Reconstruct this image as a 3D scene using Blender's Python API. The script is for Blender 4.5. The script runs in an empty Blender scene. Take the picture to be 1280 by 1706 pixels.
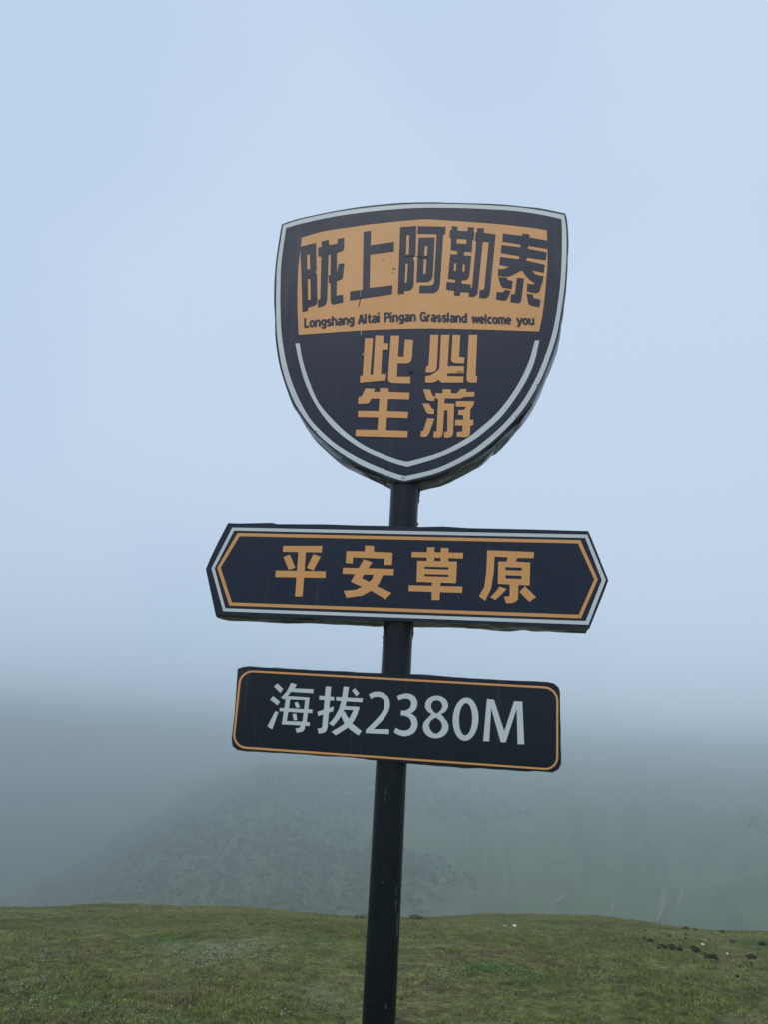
import bpy, bmesh, math, random
import numpy as np
from mathutils import Vector, Matrix
from mathutils.geometry import delaunay_2d_cdt

R_ = math.radians
sc = bpy.context.scene
COL = sc.collection
random.seed(7)
rng = np.random.default_rng(11)

# ------------------------------------------------------------------ camera
W, H = 1280.0, 1706.0
FPX = 1282.0
PITCH, ROLL = R_(17.0), R_(3.29)
EYE = Vector((0.0, 0.0, 1.6))
Fv = Vector((0, math.cos(PITCH), math.sin(PITCH)))
_r0 = Vector((1, 0, 0)); _u0 = Vector((0, -math.sin(PITCH), math.cos(PITCH)))
Rv = _r0 * math.cos(ROLL) + _u0 * math.sin(ROLL)
Uv = _u0 * math.cos(ROLL) - _r0 * math.sin(ROLL)
cam_d = bpy.data.cameras.new('camera'); cam = bpy.data.objects.new('camera', cam_d); COL.objects.link(cam)
m = Matrix.Identity(4)
for i in range(3):
    m[i][0] = Rv[i]; m[i][1] = Uv[i]; m[i][2] = -Fv[i]; m[i][3] = EYE[i]
cam.matrix_world = m
cam_d.sensor_fit = 'VERTICAL'; cam_d.sensor_height = 34.6; cam_d.lens = 34.6 * FPX / H
cam_d.clip_start = 0.05; cam_d.clip_end = 6000
sc.camera = cam

# ------------------------------------------------------------------ sky, sun, exposure
SUN_EL, SUN_AZ = R_(50), R_(200)          # azimuth from +Y, clockwise: behind the camera
world = bpy.data.worlds.new('World'); sc.world = world; world.use_nodes = True
nt = world.node_tree; nt.nodes.clear()
out = nt.nodes.new('ShaderNodeOutputWorld'); bg = nt.nodes.new('ShaderNodeBackground')
sky = nt.nodes.new('ShaderNodeTexSky'); sky.sky_type = 'NISHITA'; sky.sun_disc = False
sky.sun_elevation = SUN_EL; sky.sun_rotation = SUN_AZ; sky.air_density = 1.0; sky.dust_density = 3.0
tc = nt.nodes.new('ShaderNodeTexCoord')
no = nt.nodes.new('ShaderNodeTexNoise'); no.inputs['Scale'].default_value = 1.1; no.inputs['Detail'].default_value = 3.0
nt.links.new(tc.outputs['Generated'], no.inputs['Vector'])
rp = nt.nodes.new('ShaderNodeValToRGB')    # thick cloud layer, nearly even
rp.color_ramp.elements[0].position = 0.34; rp.color_ramp.elements[0].color = (4.8, 6.4, 8.35, 1)
rp.color_ramp.elements[1].position = 0.62; rp.color_ramp.elements[1].color = (5.95, 7.3, 9.05, 1)
nt.links.new(no.outputs['Fac'], rp.inputs['Fac'])
mx = nt.nodes.new('ShaderNodeMix'); mx.data_type = 'RGBA'; mx.inputs['Factor'].default_value = 0.95
nt.links.new(sky.outputs['Color'], mx.inputs['A']); nt.links.new(rp.outputs['Color'], mx.inputs['B'])
nt.links.new(mx.outputs['Result'], bg.inputs['Color']); bg.inputs['Strength'].default_value = 0.1
nt.links.new(bg.outputs['Background'], out.inputs['Surface'])

sd = bpy.data.lights.new('sun', 'SUN'); sd.energy = 1.4; sd.angle = R_(40); sd.color = (1.0, 0.97, 0.93)
sun = bpy.data.objects.new('sun', sd); COL.objects.link(sun)
sdir = Vector((math.sin(SUN_AZ) * math.cos(SUN_EL), math.cos(SUN_AZ) * math.cos(SUN_EL), math.sin(SUN_EL)))
sun.rotation_euler = sdir.to_track_quat('Z', 'Y').to_euler(); sun.location = (0, -10, 20)

vs = sc.view_settings
vs.view_transform = 'Standard'; vs.look = 'None'; vs.gamma = 1.0; vs.use_curve_mapping = False
vs.exposure = 0.0
sc.cycles.volume_bounces = 1
sc.cycles.max_bounces = 7
HAZE_DENSITY = 0.0057

# ------------------------------------------------------------------ helpers
def ray(px, py):
    return (Fv * FPX + Rv * (px - W / 2) + Uv * (H / 2 - py)).normalized()

def link(o, parent=None):
    COL.objects.link(o)
    if parent is not None: o.parent = parent
    return o

def meshobj(name, verts, faces, mat, parent=None, smooth=False):
    me = bpy.data.meshes.new(name)
    me.from_pydata([tuple(v) for v in verts], [], faces); me.update()
    if mat is not None: me.materials.append(mat)
    if smooth:
        for p in me.polygons: p.use_smooth = True
    return link(bpy.data.objects.new(name, me), parent)

def npmesh(name, V, Fq, mat, smooth=True, parent=None):
    me = bpy.data.meshes.new(name)
    me.from_pydata(V.tolist(), [], Fq.tolist()); me.update()
    if mat is not None: me.materials.append(mat)
    if smooth: me.polygons.foreach_set('use_smooth', [True] * len(me.polygons))
    return link(bpy.data.objects.new(name, me), parent)

def tag(o, label=None, cat=None, group=None, kind=None):
    if label: o['label'] = label
    if cat: o['category'] = cat
    if group: o['group'] = group
    if kind: o['kind'] = kind
    return o

class N:
    """tiny node-tree writer"""
    def __init__(s, name):
        s.m = bpy.data.materials.new(name); s.m.use_nodes = True
        s.t = s.m.node_tree; s.b = s.t.nodes['Principled BSDF']; s.o = s.t.nodes['Material Output']
    def new(s, typ, **kw):
        n = s.t.nodes.new(typ)
        for k, v in kw.items(): setattr(n, k, v)
        return n
    def L(s, a, b): s.t.links.new(a, b)
    def pos(s): return s.new('ShaderNodeNewGeometry').outputs['Position']
    def obj(s): return s.new('ShaderNodeTexCoord').outputs['Object']
    def noise(s, vec, scale, detail=4, rough=0.55, dist=0.0):
        n = s.new('ShaderNodeTexNoise'); n.inputs['Scale'].default_value = scale
        n.inputs['Detail'].default_value = detail; n.inputs['Roughness'].default_value = rough
        n.inputs['Distortion'].default_value = dist
        s.L(vec, n.inputs['Vector']); return n.outputs['Fac']
    def ramp(s, fac, stops):
        r = s.new('ShaderNodeValToRGB'); el = r.color_ramp.elements
        while len(el) < len(stops): el.new(0.5)
        for e, (p, c) in zip(el, stops):
            e.position = p; e.color = (c, c, c, 1) if isinstance(c, (int, float)) else (*c, 1)
        s.L(fac, r.inputs['Fac']); return r.outputs['Color']
    def mix(s, fac, a, b, blend='MIX'):
        n = s.new('ShaderNodeMix', data_type='RGBA', blend_type=blend)
        for key, v in (('Factor', fac), ('A', a), ('B', b)):
            if hasattr(v, 'is_output'): s.L(v, n.inputs[key])
            elif key == 'Factor': n.inputs[key].default_value = v
            else: n.inputs[key].default_value = (*v, 1)
        return n.outputs['Result']
    def scale(s, vec, sx, sy, sz):
        n = s.new('ShaderNodeMapping'); n.inputs['Scale'].default_value = (sx, sy, sz)
        s.L(vec, n.inputs['Vector']); return n.outputs['Vector']
    def bump(s, h, strength, dist):
        n = s.new('ShaderNodeBump'); n.inputs['Strength'].default_value = strength; n.inputs['Distance'].default_value = dist
        s.L(h, n.inputs['Height']); s.L(n.outputs['Normal'], s.b.inputs['Normal'])
    def set(s, **kw):
        for k, v in kw.items():
            i = s.b.inputs[k.replace('_', ' ')]
            if hasattr(v, 'is_output'): s.L(v, i)
            elif isinstance(v, tuple): i.default_value = (*v, 1)
            else: i.default_value = v
        return s

# value noise in numpy (terrain relief)
_P = rng.random((256, 256))
def vnoise(x, y):
    xi = np.floor(x).astype(int); yi = np.floor(y).astype(int)
    xf = x - xi; yf = y - yi
    u = xf * xf * (3 - 2 * xf); v = yf * yf * (3 - 2 * yf)
    a = _P[xi & 255, yi & 255]; b = _P[(xi + 1) & 255, yi & 255]
    c = _P[xi & 255, (yi + 1) & 255]; d = _P[(xi + 1) & 255, (yi + 1) & 255]
    return (a * (1 - u) + b * u) * (1 - v) + (c * (1 - u) + d * u) * v - 0.5
def fbm(x, y, o=4):
    s = 0; a = 1.0
    for k in range(o):
        s = s + a * vnoise(x * 2 ** k + 13.7 * k, y * 2 ** k + 7.3 * k); a *= 0.5
    return s

# ------------------------------------------------------------------ materials
def grass_colour(n, vec, blade=False):
    big = n.noise(vec, 0.22, 5, 0.6)
    med = n.noise(vec, 1.1, 5, 0.62, 0.4)
    fin = n.noise(vec, 14.0, 4, 0.7)
    k = 1.0 if blade else 0.8
    g = n.ramp(big, [(0.32, (0.088 * k, 0.118 * k, 0.024 * k)), (0.5, (0.148 * k, 0.166 * k, 0.042 * k)), (0.68, (0.195 * k, 0.196 * k, 0.070 * k))])
    dry = n.ramp(med, [(0.50, 0.0), (0.68, 1.0)])
    c = n.mix(dry, g, (0.165 * k, 0.135 * k, 0.058 * k))
    lush = n.ramp(n.noise(vec, 0.62, 3, 0.5, 0.3), [(0.62, 0.0), (0.70, 0.75)])
    c = n.mix(lush, c, (0.055 * k, 0.130 * k, 0.018 * k))
    f = n.ramp(fin, [(0.28, 0.30), (0.72, 1.75)])
    c = n.mix(1.0, c, f, 'MULTIPLY')
    tuft = n.ramp(n.noise(vec, 4.2, 4, 0.7, 0.5), [(0.30, 0.5), (0.5, 1.0), (0.70, 1.6)])
    c = n.mix(1.0, c, tuft, 'MULTIPLY')
    pale = n.ramp(n.noise(vec, 0.85, 6, 0.75, 0.8), [(0.55, 0.0), (0.68, 0.7)])
    c = n.mix(pale, c, (0.20, 0.20, 0.115))
    return c

n = N('turf'); v = n.pos(); c = grass_colour(n, v)
soil = n.ramp(n.noise(v, 3.2, 6, 0.7), [(0.58, 0.0), (0.70, 0.8)])
c = n.mix(soil, c, (0.040, 0.030, 0.018))
n.set(Base_Color=c, Roughness=0.95); n.b.inputs['Specular IOR Level'].default_value = 0.15
n.bump(n.noise(v, 28, 6, 0.75), 0.9, 0.03); M_TURF = n.m

n = N('grass_blade'); v = n.pos(); c = grass_colour(n, v, True)
spk = n.ramp(n.noise(v, 55, 2, 0.5), [(0.60, 0.0), (0.72, 1.0)])
c = n.mix(spk, c, (0.20, 0.19, 0.11))
n.set(Base_Color=c, Roughness=0.7); n.b.inputs['Specular IOR Level'].default_value = 0.2; M_BLADE = n.m

n = N('hill_turf'); v = n.pos()
big = n.noise(v, 0.012, 6, 0.6, 0.5)
c = n.ramp(big, [(0.35, (0.050, 0.105, 0.026)), (0.50, (0.100, 0.145, 0.042)), (0.70, (0.130, 0.120, 0.060))])
c = n.mix(n.ramp(n.noise(v, 0.09, 6, 0.7), [(0.50, 0.0), (0.66, 0.55)]), c, (0.034, 0.048, 0.022))
sc1 = n.ramp(n.noise(n.scale(v, 0.09, 0.010, 0.02), 1.0, 5, 0.6, 1.2), [(0.62, 0.0), (0.72, 0.35)])

n.set(Base_Color=c, Roughness=0.95); n.bump(n.noise(v, 0.6, 6, 0.7), 1.0, 1.0); M_HILL = n.m

n = N('bush_leaf'); v = n.pos()
n.set(Base_Color=n.ramp(n.noise(v, 0.25, 4), [(0.35, (0.085, 0.115, 0.042)), (0.7, (0.140, 0.170, 0.062))]), Roughness=0.85); M_BUSH = n.m

n = N('path_earth'); n.set(Base_Color=n.ramp(n.noise(n.pos(), 0.6, 5), [(0.3, (0.11, 0.11, 0.06)), (0.7, (0.19, 0.18, 0.13))]), Roughness=0.95); M_PATH = n.m

n = N('pale_petal'); n.set(Base_Color=n.ramp(n.noise(n.pos(), 20, 2), [(0.3, (0.16, 0.19, 0.10)), (0.7, (0.30, 0.31, 0.22))]), Roughness=0.8); M_PALE = n.m
n = N('mud'); n.set(Base_Color=n.ramp(n.noise(n.pos(), 40, 4), [(0.3, (0.010, 0.009, 0.006)), (0.7, (0.030, 0.026, 0.016))]), Roughness=0.85)
n.bump(n.noise(n.pos(), 60, 4), 0.8, 0.01); n.b.inputs['Specular IOR Level'].default_value = 0.05; M_MUD = n.m
n = N('brown_earth'); n.set(Base_Color=n.ramp(n.noise(n.pos(), 30, 4), [(0.3, (0.035, 0.028, 0.020)), (0.7, (0.085, 0.066, 0.048))]), Roughness=0.9)
n.bump(n.noise(n.pos(), 60, 4), 0.8, 0.01); M_EARTH = n.m
n = N('white_scrap'); n.set(Base_Color=n.ramp(n.noise(n.pos(), 60, 3), [(0.3, (0.5, 0.49, 0.46)), (0.7, (0.75, 0.75, 0.74))]), Roughness=0.6); M_SCRAP = n.m

def vinyl(name, col, dark=0.85, rough=(0.28, 0.42), wrinkle=0.035, spec=0.5):
    n = N(name); v = n.obj()
    w = n.ramp(n.noise(v, 2.6, 6, 0.6), [(0.3, dark), (0.7, 1.0)])
    c = n.mix(1.0, col, w, 'MULTIPLY')
    # vertical streaks of dust and small specks of dirt
    st = n.ramp(n.noise(n.scale(v, 30, 30, 1.2), 1.0, 4, 0.6), [(0.60, 0.0), (0.85, 0.16)])
    c = n.mix(st, c, (0.30, 0.28, 0.25))
    sp = n.ramp(n.noise(v, 95, 2, 0.5), [(0.735, 0.0), (0.76, 0.75)])
    c = n.mix(sp, c, (0.03, 0.028, 0.026))
    n.set(Base_Color=c, Roughness=n.ramp(n.noise(v, 6, 4), [(0.3, rough[0]), (0.7, rough[1])]))
    n.b.inputs['Specular IOR Level'].default_value = spec
    n.bump(n.noise(n.scale(v, 1, 1, 0.6), 5, 2, 0.5, 0.3), wrinkle, 0.02)
    return n.m
M_NAVY = vinyl('navy_print', (0.006, 0.012, 0.036), spec=0.24)
M_NIGHT = vinyl('black_blue_print', (0.001, 0.005, 0.013), rough=(0.10, 0.22), spec=0.3)
M_NAVY2 = vinyl('dark_navy_print', (0.004, 0.010, 0.029), rough=(0.22, 0.36), spec=0.28)
M_GOLD = vinyl('gold_print', (0.66, 0.31, 0.09), 0.93, (0.38, 0.5))
M_WHITE = vinyl('white_print', (0.58, 0.63, 0.65), 0.85, (0.3, 0.45))
M_EDGE = vinyl('black_wrap', (0.008, 0.011, 0.024), 0.6, (0.2, 0.5), 0.9)
M_EDGEG = vinyl('grey_wrap', (0.030, 0.036, 0.062), 0.3, (0.2, 0.4), 0.45)

n = N('pole_paint'); v = n.obj()
c = n.ramp(n.noise(v, 3, 5), [(0.3, (0.001, 0.003, 0.005)), (0.7, (0.003, 0.007, 0.010))])
scr = n.ramp(n.noise(n.scale(v, 60, 60, 9), 1.0, 3, 0.6), [(0.79, 0.0), (0.80, 0.5)])
c = n.mix(scr, c, (0.16, 0.17, 0.18))
n.set(Base_Color=c, Roughness=n.ramp(n.noise(v, 14, 4), [(0.3, 0.24), (0.7, 0.42)])); n.bump(n.noise(v, 26, 4), 0.25, 0.004); n.b.inputs['Specular IOR Level'].default_value = 0.25; M_POLE = n.m

# ------------------------------------------------------------------ terrain
BROW = [(-400, 1500), (0, 1517), (100, 1518), (200, 1517), (300, 1515), (380, 1512), (440, 1511), (520, 1518), (600, 1525),
        (700, 1527), (800, 1525), (860, 1528), (950, 1532), (1000, 1532), (1100, 1541), (1200, 1550), (1280, 1552), (1700, 1570)]
_az, _sl = [], []
for (x, y) in BROW:
    d = ray(x, y); _az.append(math.atan2(d.x, d.y)); _sl.append(-d.z / math.hypot(d.x, d.y))
D0 = 21.0
_baz = np.radians([-180, -26, -22, -12, -7, 0, 10, 28, 70, 180]); _bz = np.array([-70, -70, -66, -52, -40, -29, -22, -19.5, -50, -70], float)
_raz = np.radians([-180, -60, -40, -32, -26, -22, -17, -12, -7.5, -3, 0, 6, 12, 20, 28, 45, 70, 180])
_rz = np.array([-60, -70, -70, -70, -68, -56, -38, -19, -8, -5, -4, -2, 0, 1, 2, 2, 0, -60], float)
def height(x, y):
    x = np.asarray(x, float); y = np.asarray(y, float)
    r = np.hypot(x, y) + 1e-6; az = np.arctan2(x, y)
    s = np.interp(az, _az, _sl)
    back = np.clip((np.abs(az) - 0.9) / 1.2, 0, 1)
    a = s - 2 * 1.6 / D0
    cc = 1.6 / D0 ** 2
    rr = np.minimum(r, 60.0)
    near = -a * rr - cc * rr * rr
    slope_end = a + 2 * cc * 60
    near = np.where(r > 60, near - slope_end * (r - 60), near)
    near = near * (1 - back) + (0.02 * r - 0.0008 * r * r) * back
    bump = 0.05 * fbm(x * 0.9, y * 0.9, 4) + 0.22 * fbm(x * 0.16 + 4, y * 0.16, 2) * np.clip((r - 4) / 12, 0, 1)
    near = near + bump
    t = np.clip((r - 70) / (np.interp(az, [-.2, .05, .2], [215, 380, 560]) - 70), 0, 1); t = t * t * (3 - 2 * t)
    Rz = np.interp(az, _raz, _rz)
    base = np.interp(az, _baz, _bz) + 3 * fbm(x * 0.01, y * 0.01, 3)
    gul = np.abs(fbm(az * 22 + 0.3 * fbm(x * .02, y * .02, 2), r * 0.004, 4)) * 12
    hill = base + (Rz - base) * t ** 0.75 + (gul - 4 + 3 * fbm(x * 0.03, y * 0.03, 4)) * np.clip((r - 110) / 60, 0, 1) * np.clip((420 - r) / 200, 0.25, 1)
    w = np.clip((r - 60) / 45, 0, 1); w = w * w * (3 - 2 * w)
    mixd = np.maximum(near, -70)
    return mixd * (1 - w) + hill * w

def polar(name, radii, azs, mat, closed):
    A, Rr = np.meshgrid(azs, radii)
    X = Rr * np.sin(A); Y = Rr * np.cos(A); Z = height(X, Y)
    V = np.stack([X, Y, Z], -1).reshape(-1, 3)
    na = len(azs); nr = len(radii); i = np.arange(nr - 1)[:, None]
    j = np.arange(na if closed else na - 1)[None, :]; j2 = (j + 1) % na
    Fq = np.stack([i * na + j, i * na + j2, (i + 1) * na + j2, (i + 1) * na + j], -1).reshape(-1, 4)
    # tiny cap disc under the camera
    if radii[0] < 1:
        V = np.vstack([V, [[0, 0, float(height(0.001, 0.001))]]]); k = len(V) - 1
        F = Fq.tolist() + [[k, int(b), int(a_)] for a_, b in zip(range(na), [(q + 1) % na for q in range(na)])]
        me = bpy.data.meshes.new(name); me.from_pydata(V.tolist(), [], F); me.update(); me.materials.append(mat)
        me.polygons.foreach_set('use_smooth', [True] * len(me.polygons))
        return link(bpy.data.objects.new(name, me))
    return npmesh(name, V, Fq, mat)
fine = np.radians(np.arange(-48, 48.01, 0.3)); coarse = np.radians(np.arange(50, 311, 2.5)); coarse = np.where(coarse > math.pi, coarse - 2 * math.pi, coarse)
AZ = np.concatenate([fine, coarse])
ground = polar('ground', np.concatenate([[0.4], np.geomspace(0.8, 60, 190)]), AZ, M_TURF, True)
tag(ground, 'short olive green turf on the rounded hilltop around the signpost', 'ground', kind='structure')
hills = polar('hills', np.geomspace(60, 1500, 170), AZ, M_HILL, True)
tag(hills, 'far green hillside and dark valley fading into fog', 'hill', kind='structure')

def hit(px, py, rmax=40.0):
    d = ray(px, py); t = np.linspace(1.0, rmax, 4000)
    P = np.outer(t, np.array(d)) + np.array(EYE)
    below = P[:, 2] < height(P[:, 0], P[:, 1])
    k = int(np.argmax(below))
    if not below.any(): return None
    return Vector((P[k, 0], P[k, 1], float(height(P[k, 0], P[k, 1]))))

# haze
def haze():
    x0, x1, z0, z1 = -1600, 1600, -110.0, 12.5
    V = [(x, y, z) for z in (z0, z1) for y in (x0, x1) for x in (x0, x1)]
    F = [(0, 2, 3, 1), (4, 5, 7, 6), (0, 1, 5, 4), (2, 6, 7, 3), (0, 4, 6, 2), (1, 3, 7, 5)]
    mt = bpy.data.materials.new('fog'); mt.use_nodes = True; t = mt.node_tree; t.nodes.clear()
    o = t.nodes.new('ShaderNodeOutputMaterial'); p = t.nodes.new('ShaderNodeVolumePrincipled')
    p.inputs['Color'].default_value = (0.87, 0.91, 0.91, 1); p.inputs['Density'].default_value = HAZE_DENSITY
    p.inputs['Anisotropy'].default_value = 0.7
    t.links.new(p.outputs['Volume'], o.inputs['Volume'])
    o_ = meshobj('haze', V, F, mt); tag(o_, 'grey blue fog filling the valley and air', 'fog', kind='stuff')
haze()

# ------------------------------------------------------------------ signpost
D = 2.97; YAW = R_(8.1)
hz = Vector((math.cos(YAW), -math.sin(YAW), 0)); dp = Vector((math.sin(YAW), math.cos(YAW), 0))
d = ray(653.6, 1250); t = D / d.y; AX = Vector((EYE.x + d.x * t, D, 0))
AX.z = float(height(AX.x, AX.y))
HALF = 0.070
root = bpy.data.objects.new('signpost', None); COL.objects.link(root)
root.location = AX; root.rotation_euler = (0, 0, -YAW)
tag(root, 'tall black pole carrying a shield board, an arrow-ended board and an altitude plaque', 'signpost')

def P(px, py, off=0.0):
    """photo point -> (x, z) in the signpost's own upright plane at y = -HALF-off"""
    dd = ray(px, py); pt = AX - dp * (HALF + off)
    tt = (pt - EYE).dot(dp) / dd.dot(dp)
    q = EYE + dd * tt - AX
    return (q.dot(hz), q.z)

def crop(ox, oy, s, pts): return [(ox + x / s, oy + y / s) for x, y in pts]

def sheet(name, pos, neg, mat, parent, lift, label=None):
    """flat print cut out as the union of polygons minus holes, in the board's plane"""
    V, F = [], []
    polys = [[P(*p) for p in q] for q in pos] + [[P(*p) for p in q] for q in neg]
    for q in polys:
        area = sum(q[i][0] * q[(i + 1) % len(q)][1] - q[(i + 1) % len(q)][0] * q[i][1] for i in range(len(q)))
        if area < 0: q = q[::-1]
        F.append(list(range(len(V), len(V) + len(q)))); V += q
    E = [(f[i], f[(i + 1) % len(f)]) for f in F for i in range(len(f))]
    ov, oe, of, _, _, orf = delaunay_2d_cdt([Vector(v) for v in V], E, F, 1, 1e-6)
    keep = [f for f, o in zip(of, orf) if o and not any(k >= len(pos) for k in o)]
    y = -HALF - lift
    o = meshobj(name, [(v[0], y, v[1]) for v in ov], [tuple(f)[::1] for f in keep], mat, parent)
    if label: o['label'] = label
    return o

def circ(cx, cy, rx, ry, tilt=0, n=40):
    out = []
    for k in range(n):
        a = 2 * math.pi * k / n; x = rx * math.cos(a); y = ry * math.sin(a)
        out.append((cx + x - y * tilt, cy + y))
    return out

def densify(pts, step=9.0, closed=True):
    out = []
    m_ = len(pts)
    for i in range(m_ if closed else m_ - 1):
        a = pts[i]; b = pts[(i + 1) % m_]; L = math.hypot(b[0] - a[0], b[1] - a[1]); k = max(1, int(L / step))
        for j in range(k): out.append((a[0] + (b[0] - a[0]) * j / k, a[1] + (b[1] - a[1]) * j / k))
    return out

def smoothpts(pts, sub=4):
    """open Catmull-Rom"""
    out = []
    for i in range(len(pts) - 1):
        p0 = pts[max(i - 1, 0)]; p1 = pts[i]; p2 = pts[i + 1]; p3 = pts[min(i + 2, len(pts) - 1)]
        for k in range(sub):
            t = k / sub
            out.append(tuple(0.5 * (2 * p1[c] + (p2[c] - p0[c]) * t + (2 * p0[c] - 5 * p1[c] + 4 * p2[c] - p3[c]) * t * t + (3 * p1[c] - p0[c] - 3 * p2[c] + p3[c]) * t ** 3) for c in (0, 1)))
    out.append(pts[-1]); return out

def board(name, outline, mat, edge, parent, label, depth=2 * HALF, seed=1, wrap=0.006):
    """box board: a printed face, wrinkled vinyl turned round the sides, plain back"""
    rnd = random.Random(seed)
    pts = densify(outline, 7.0)
    L2 = [P(*p) for p in pts]
    cx = sum(p[0] for p in L2) / len(L2); cz = sum(p[1] for p in L2) / len(L2)
    face_v = [(x, -HALF, z) for x, z in L2]
    E = [(i, (i + 1) % len(L2)) for i in range(len(L2))]
    area = sum(L2[i][0] * L2[(i + 1) % len(L2)][1] - L2[(i + 1) % len(L2)][0] * L2[i][1] for i in range(len(L2)))
    ov, oe, of, *_ = delaunay_2d_cdt([Vector(v) for v in (L2 if area > 0 else L2[::-1])], E, [], 1, 1e-7)
    bd = meshobj(name, [(v[0], -HALF, v[1]) for v in ov], [tuple(f) for f in of], mat, parent)
    if label: bd['label'] = label
    # side: several rings going back, pushed in and out so the wrap looks creased
    rings = 7; nn = len(L2); V = []
    ph = rnd.uniform(0, 50)
    for r in range(rings):
        f = r / (rings - 1); y = -HALF + depth * f
        for i, (x, z) in enumerate(L2):
            dx, dz = x - cx, z - cz; l = math.hypot(dx, dz) or 1
            a = L2[i - 1]; b = L2[(i + 1) % nn]; tx, tz = b[0] - a[0], b[1] - a[1]; tl = math.hypot(tx, tz) or 1
            nx, nz = tz / tl, -tx / tl
            if nx * dx + nz * dz < 0: nx, nz = -nx, -nz
            k = 0.0 if r == 0 else 1.0
            w = float(fbm(np.array(i * 0.15 + ph), np.array(f * 2.2), 3))
            w2 = float(vnoise(np.array(i * 0.33 + ph * 2), np.array(f * 3.1)))
            o = k * wrap * (1.0 * w + 0.5 * w2 + (0.35 if 0 < f < 1 else 0.1))
            V.append((x + nx * o, y, z + nz * o))
    F = []
    for r in range(rings - 1):
        for i in range(nn):
            j = (i + 1) % nn; F.append((r * nn + i, r * nn + j, (r + 1) * nn + j, (r + 1) * nn + i))
    F.append(tuple((rings - 1) * nn + i for i in range(nn)))
    meshobj('side_wrap', V, F, edge, bd)
    return bd

# --- pole
def tube(name, r, z0, z1, mat, parent, seg=40, rows=60):
    V, F = [], []
    for k in range(rows + 1):
        z = z0 + (z1 - z0) * k / rows
        for i in range(seg):
            a = 2 * math.pi * i / seg; V.append((r * math.cos(a), r * math.sin(a), z))
    for k in range(rows):
        for i in range(seg): F.append((k * seg + i, k * seg + (i + 1) % seg, (k + 1) * seg + (i + 1) % seg, (k + 1) * seg + i))
    F.append(tuple(range(seg))[::-1]); F.append(tuple(rows * seg + i for i in range(seg)))
    return meshobj(name, V, F, mat, parent, True)
ztip = P(676, 780)[1]
pole = tube('pole', 0.0575, -0.05, ztip + 0.02, M_POLE, root)

def lumps(name, spots, mat, parent):
    bm = bmesh.new(); rr = random.Random(3)
    for (x, y, z, r) in spots:
        g = bmesh.ops.create_icosphere(bm, subdivisions=2, radius=r)
        for v_ in g['verts']:
            v_.co *= 1 + rr.uniform(-0.3, 0.3); v_.co.z *= 1.5; v_.co += Vector((x, y, z))
    me = bpy.data.meshes.new(name); bm.to_mesh(me); bm.free(); me.materials.append(mat)
    return link(bpy.data.objects.new(name, me), parent)
rr = random.Random(5); spots = []
def weld(px0, py0, px1, py1, n_, r=0.004):
    for k in range(n_):
        f = k / max(1, n_ - 1); x, z = P(px0 + (px1 - px0) * f, py0 + (py1 - py0) * f, -HALF)
        x = max(-0.058, min(0.058, x)); y = -math.sqrt(max(0, 0.0575 ** 2 - x * x)) * 0.9
        spots.append((x * 1.0 + rr.uniform(-.001, .001), y, z, rr.uniform(.6, 1.3) * r))
weld(702, 815, 699, 838, 9); weld(641, 1046, 640, 1072, 7, .003); weld(691, 1046, 689, 1064, 6, .003); weld(655, 872, 668, 874, 4, .003); weld(688, 868, 699, 874, 6, .003)
lumps('weld_drips', spots, M_POLE, pole)['kind'] = 'stuff'
chips = []
def chip(px, py, w, h):
    x0, z0 = P(px, py, -HALF); s_ = 0.0023
    V = []; a0 = math.asin(max(-.98, min(.98, x0 / 0.0582)))
    for (dx, dz) in ((-w * .6, -h), (w * .6, -h * .6), (w * .4, h), (-w * .3, h * .8)):
        a = a0 + dx * s_ / 0.0582; V.append((0.0582 * math.sin(a), -0.0582 * math.cos(a), z0 + dz * s_))
    chips.append(V)
for (px, py, w, h) in [(663, 1480, .6, 7), (662.5, 1501, .9, 5), (664, 1537, .8, 17), (647, 1669, .6, 4), (641, 1466, .9, .9), (642.5, 1439, .8, .5), (648, 1645, .4, .8),
                       (646, 1318, .5, 4), (645, 1330, .4, 4), (662, 1512, .4, 5)]: chip(px, py, w, h)
n = N('bare_metal'); n.set(Base_Color=(0.25, 0.27, 0.29), Roughness=0.5); M_METAL = n.m
for q in chips: meshobj('paint_chip', q, [(0, 1, 2, 3)], M_METAL, pole)

# --- shield board
TOPo = [(471.5, 375.3), (503, 365.6), (558, 354), (608, 346.8), (651, 342.6), (690, 340.2), (730, 339.8), (774, 340.8), (816, 342.4), (859, 345.2), (900, 350.5), (941, 358.6)]
RIo = [(941, 358.6), (944.3, 383), (944.6, 425), (942.5, 467), (938.4, 501), (933.8, 530), (928, 560), (916.3, 596.6), (903, 630.3), (882.6, 667), (862, 694.8), (838.6, 719.7), (809.3, 745.1), (780, 764.4), (730, 787.7), (676, 801.3)]
LEo = [(676, 801.3), (660, 798), (614, 780.7), (581.3, 763.4), (548.4, 740.5), (523.8, 717.5), (502.5, 690), (486.5, 661.7), (470.5, 615.8), (462, 565), (459.8, 520), (460, 480), (462, 438), (471.5, 375.3)]
TOPi = [(476.3, 380.6), (503.3, 372.7), (558, 361.1), (608, 353.9), (651, 349.6), (690, 347), (730, 346.6), (774, 347.2), (816, 349), (858.8, 351.8), (900, 357.6), (936.4, 365.4)]
RIi = [(936.4, 365.4), (937.2, 383), (937, 425), (934.9, 467), (931, 501), (926.6, 530), (920, 560), (909, 593.7), (894.3, 629), (873.8, 665.5), (851.8, 694), (828.4, 718), (802, 740), (780, 755.4), (730, 780), (676, 793.6)]
LEi = [(676, 793.6), (660, 789.4), (630, 778.2), (597.7, 763.4), (564.8, 743.8), (541.9, 725), (515.6, 696.8), (494.8, 658.4), (479.5, 615.8), (469.8, 565), (467, 520), (466.8, 480), (468.4, 438), (476.3, 380.6)]
def loop(*segs):
    out = []
    for s_ in segs: out += smoothpts(s_)[:-1]
    return out
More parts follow.
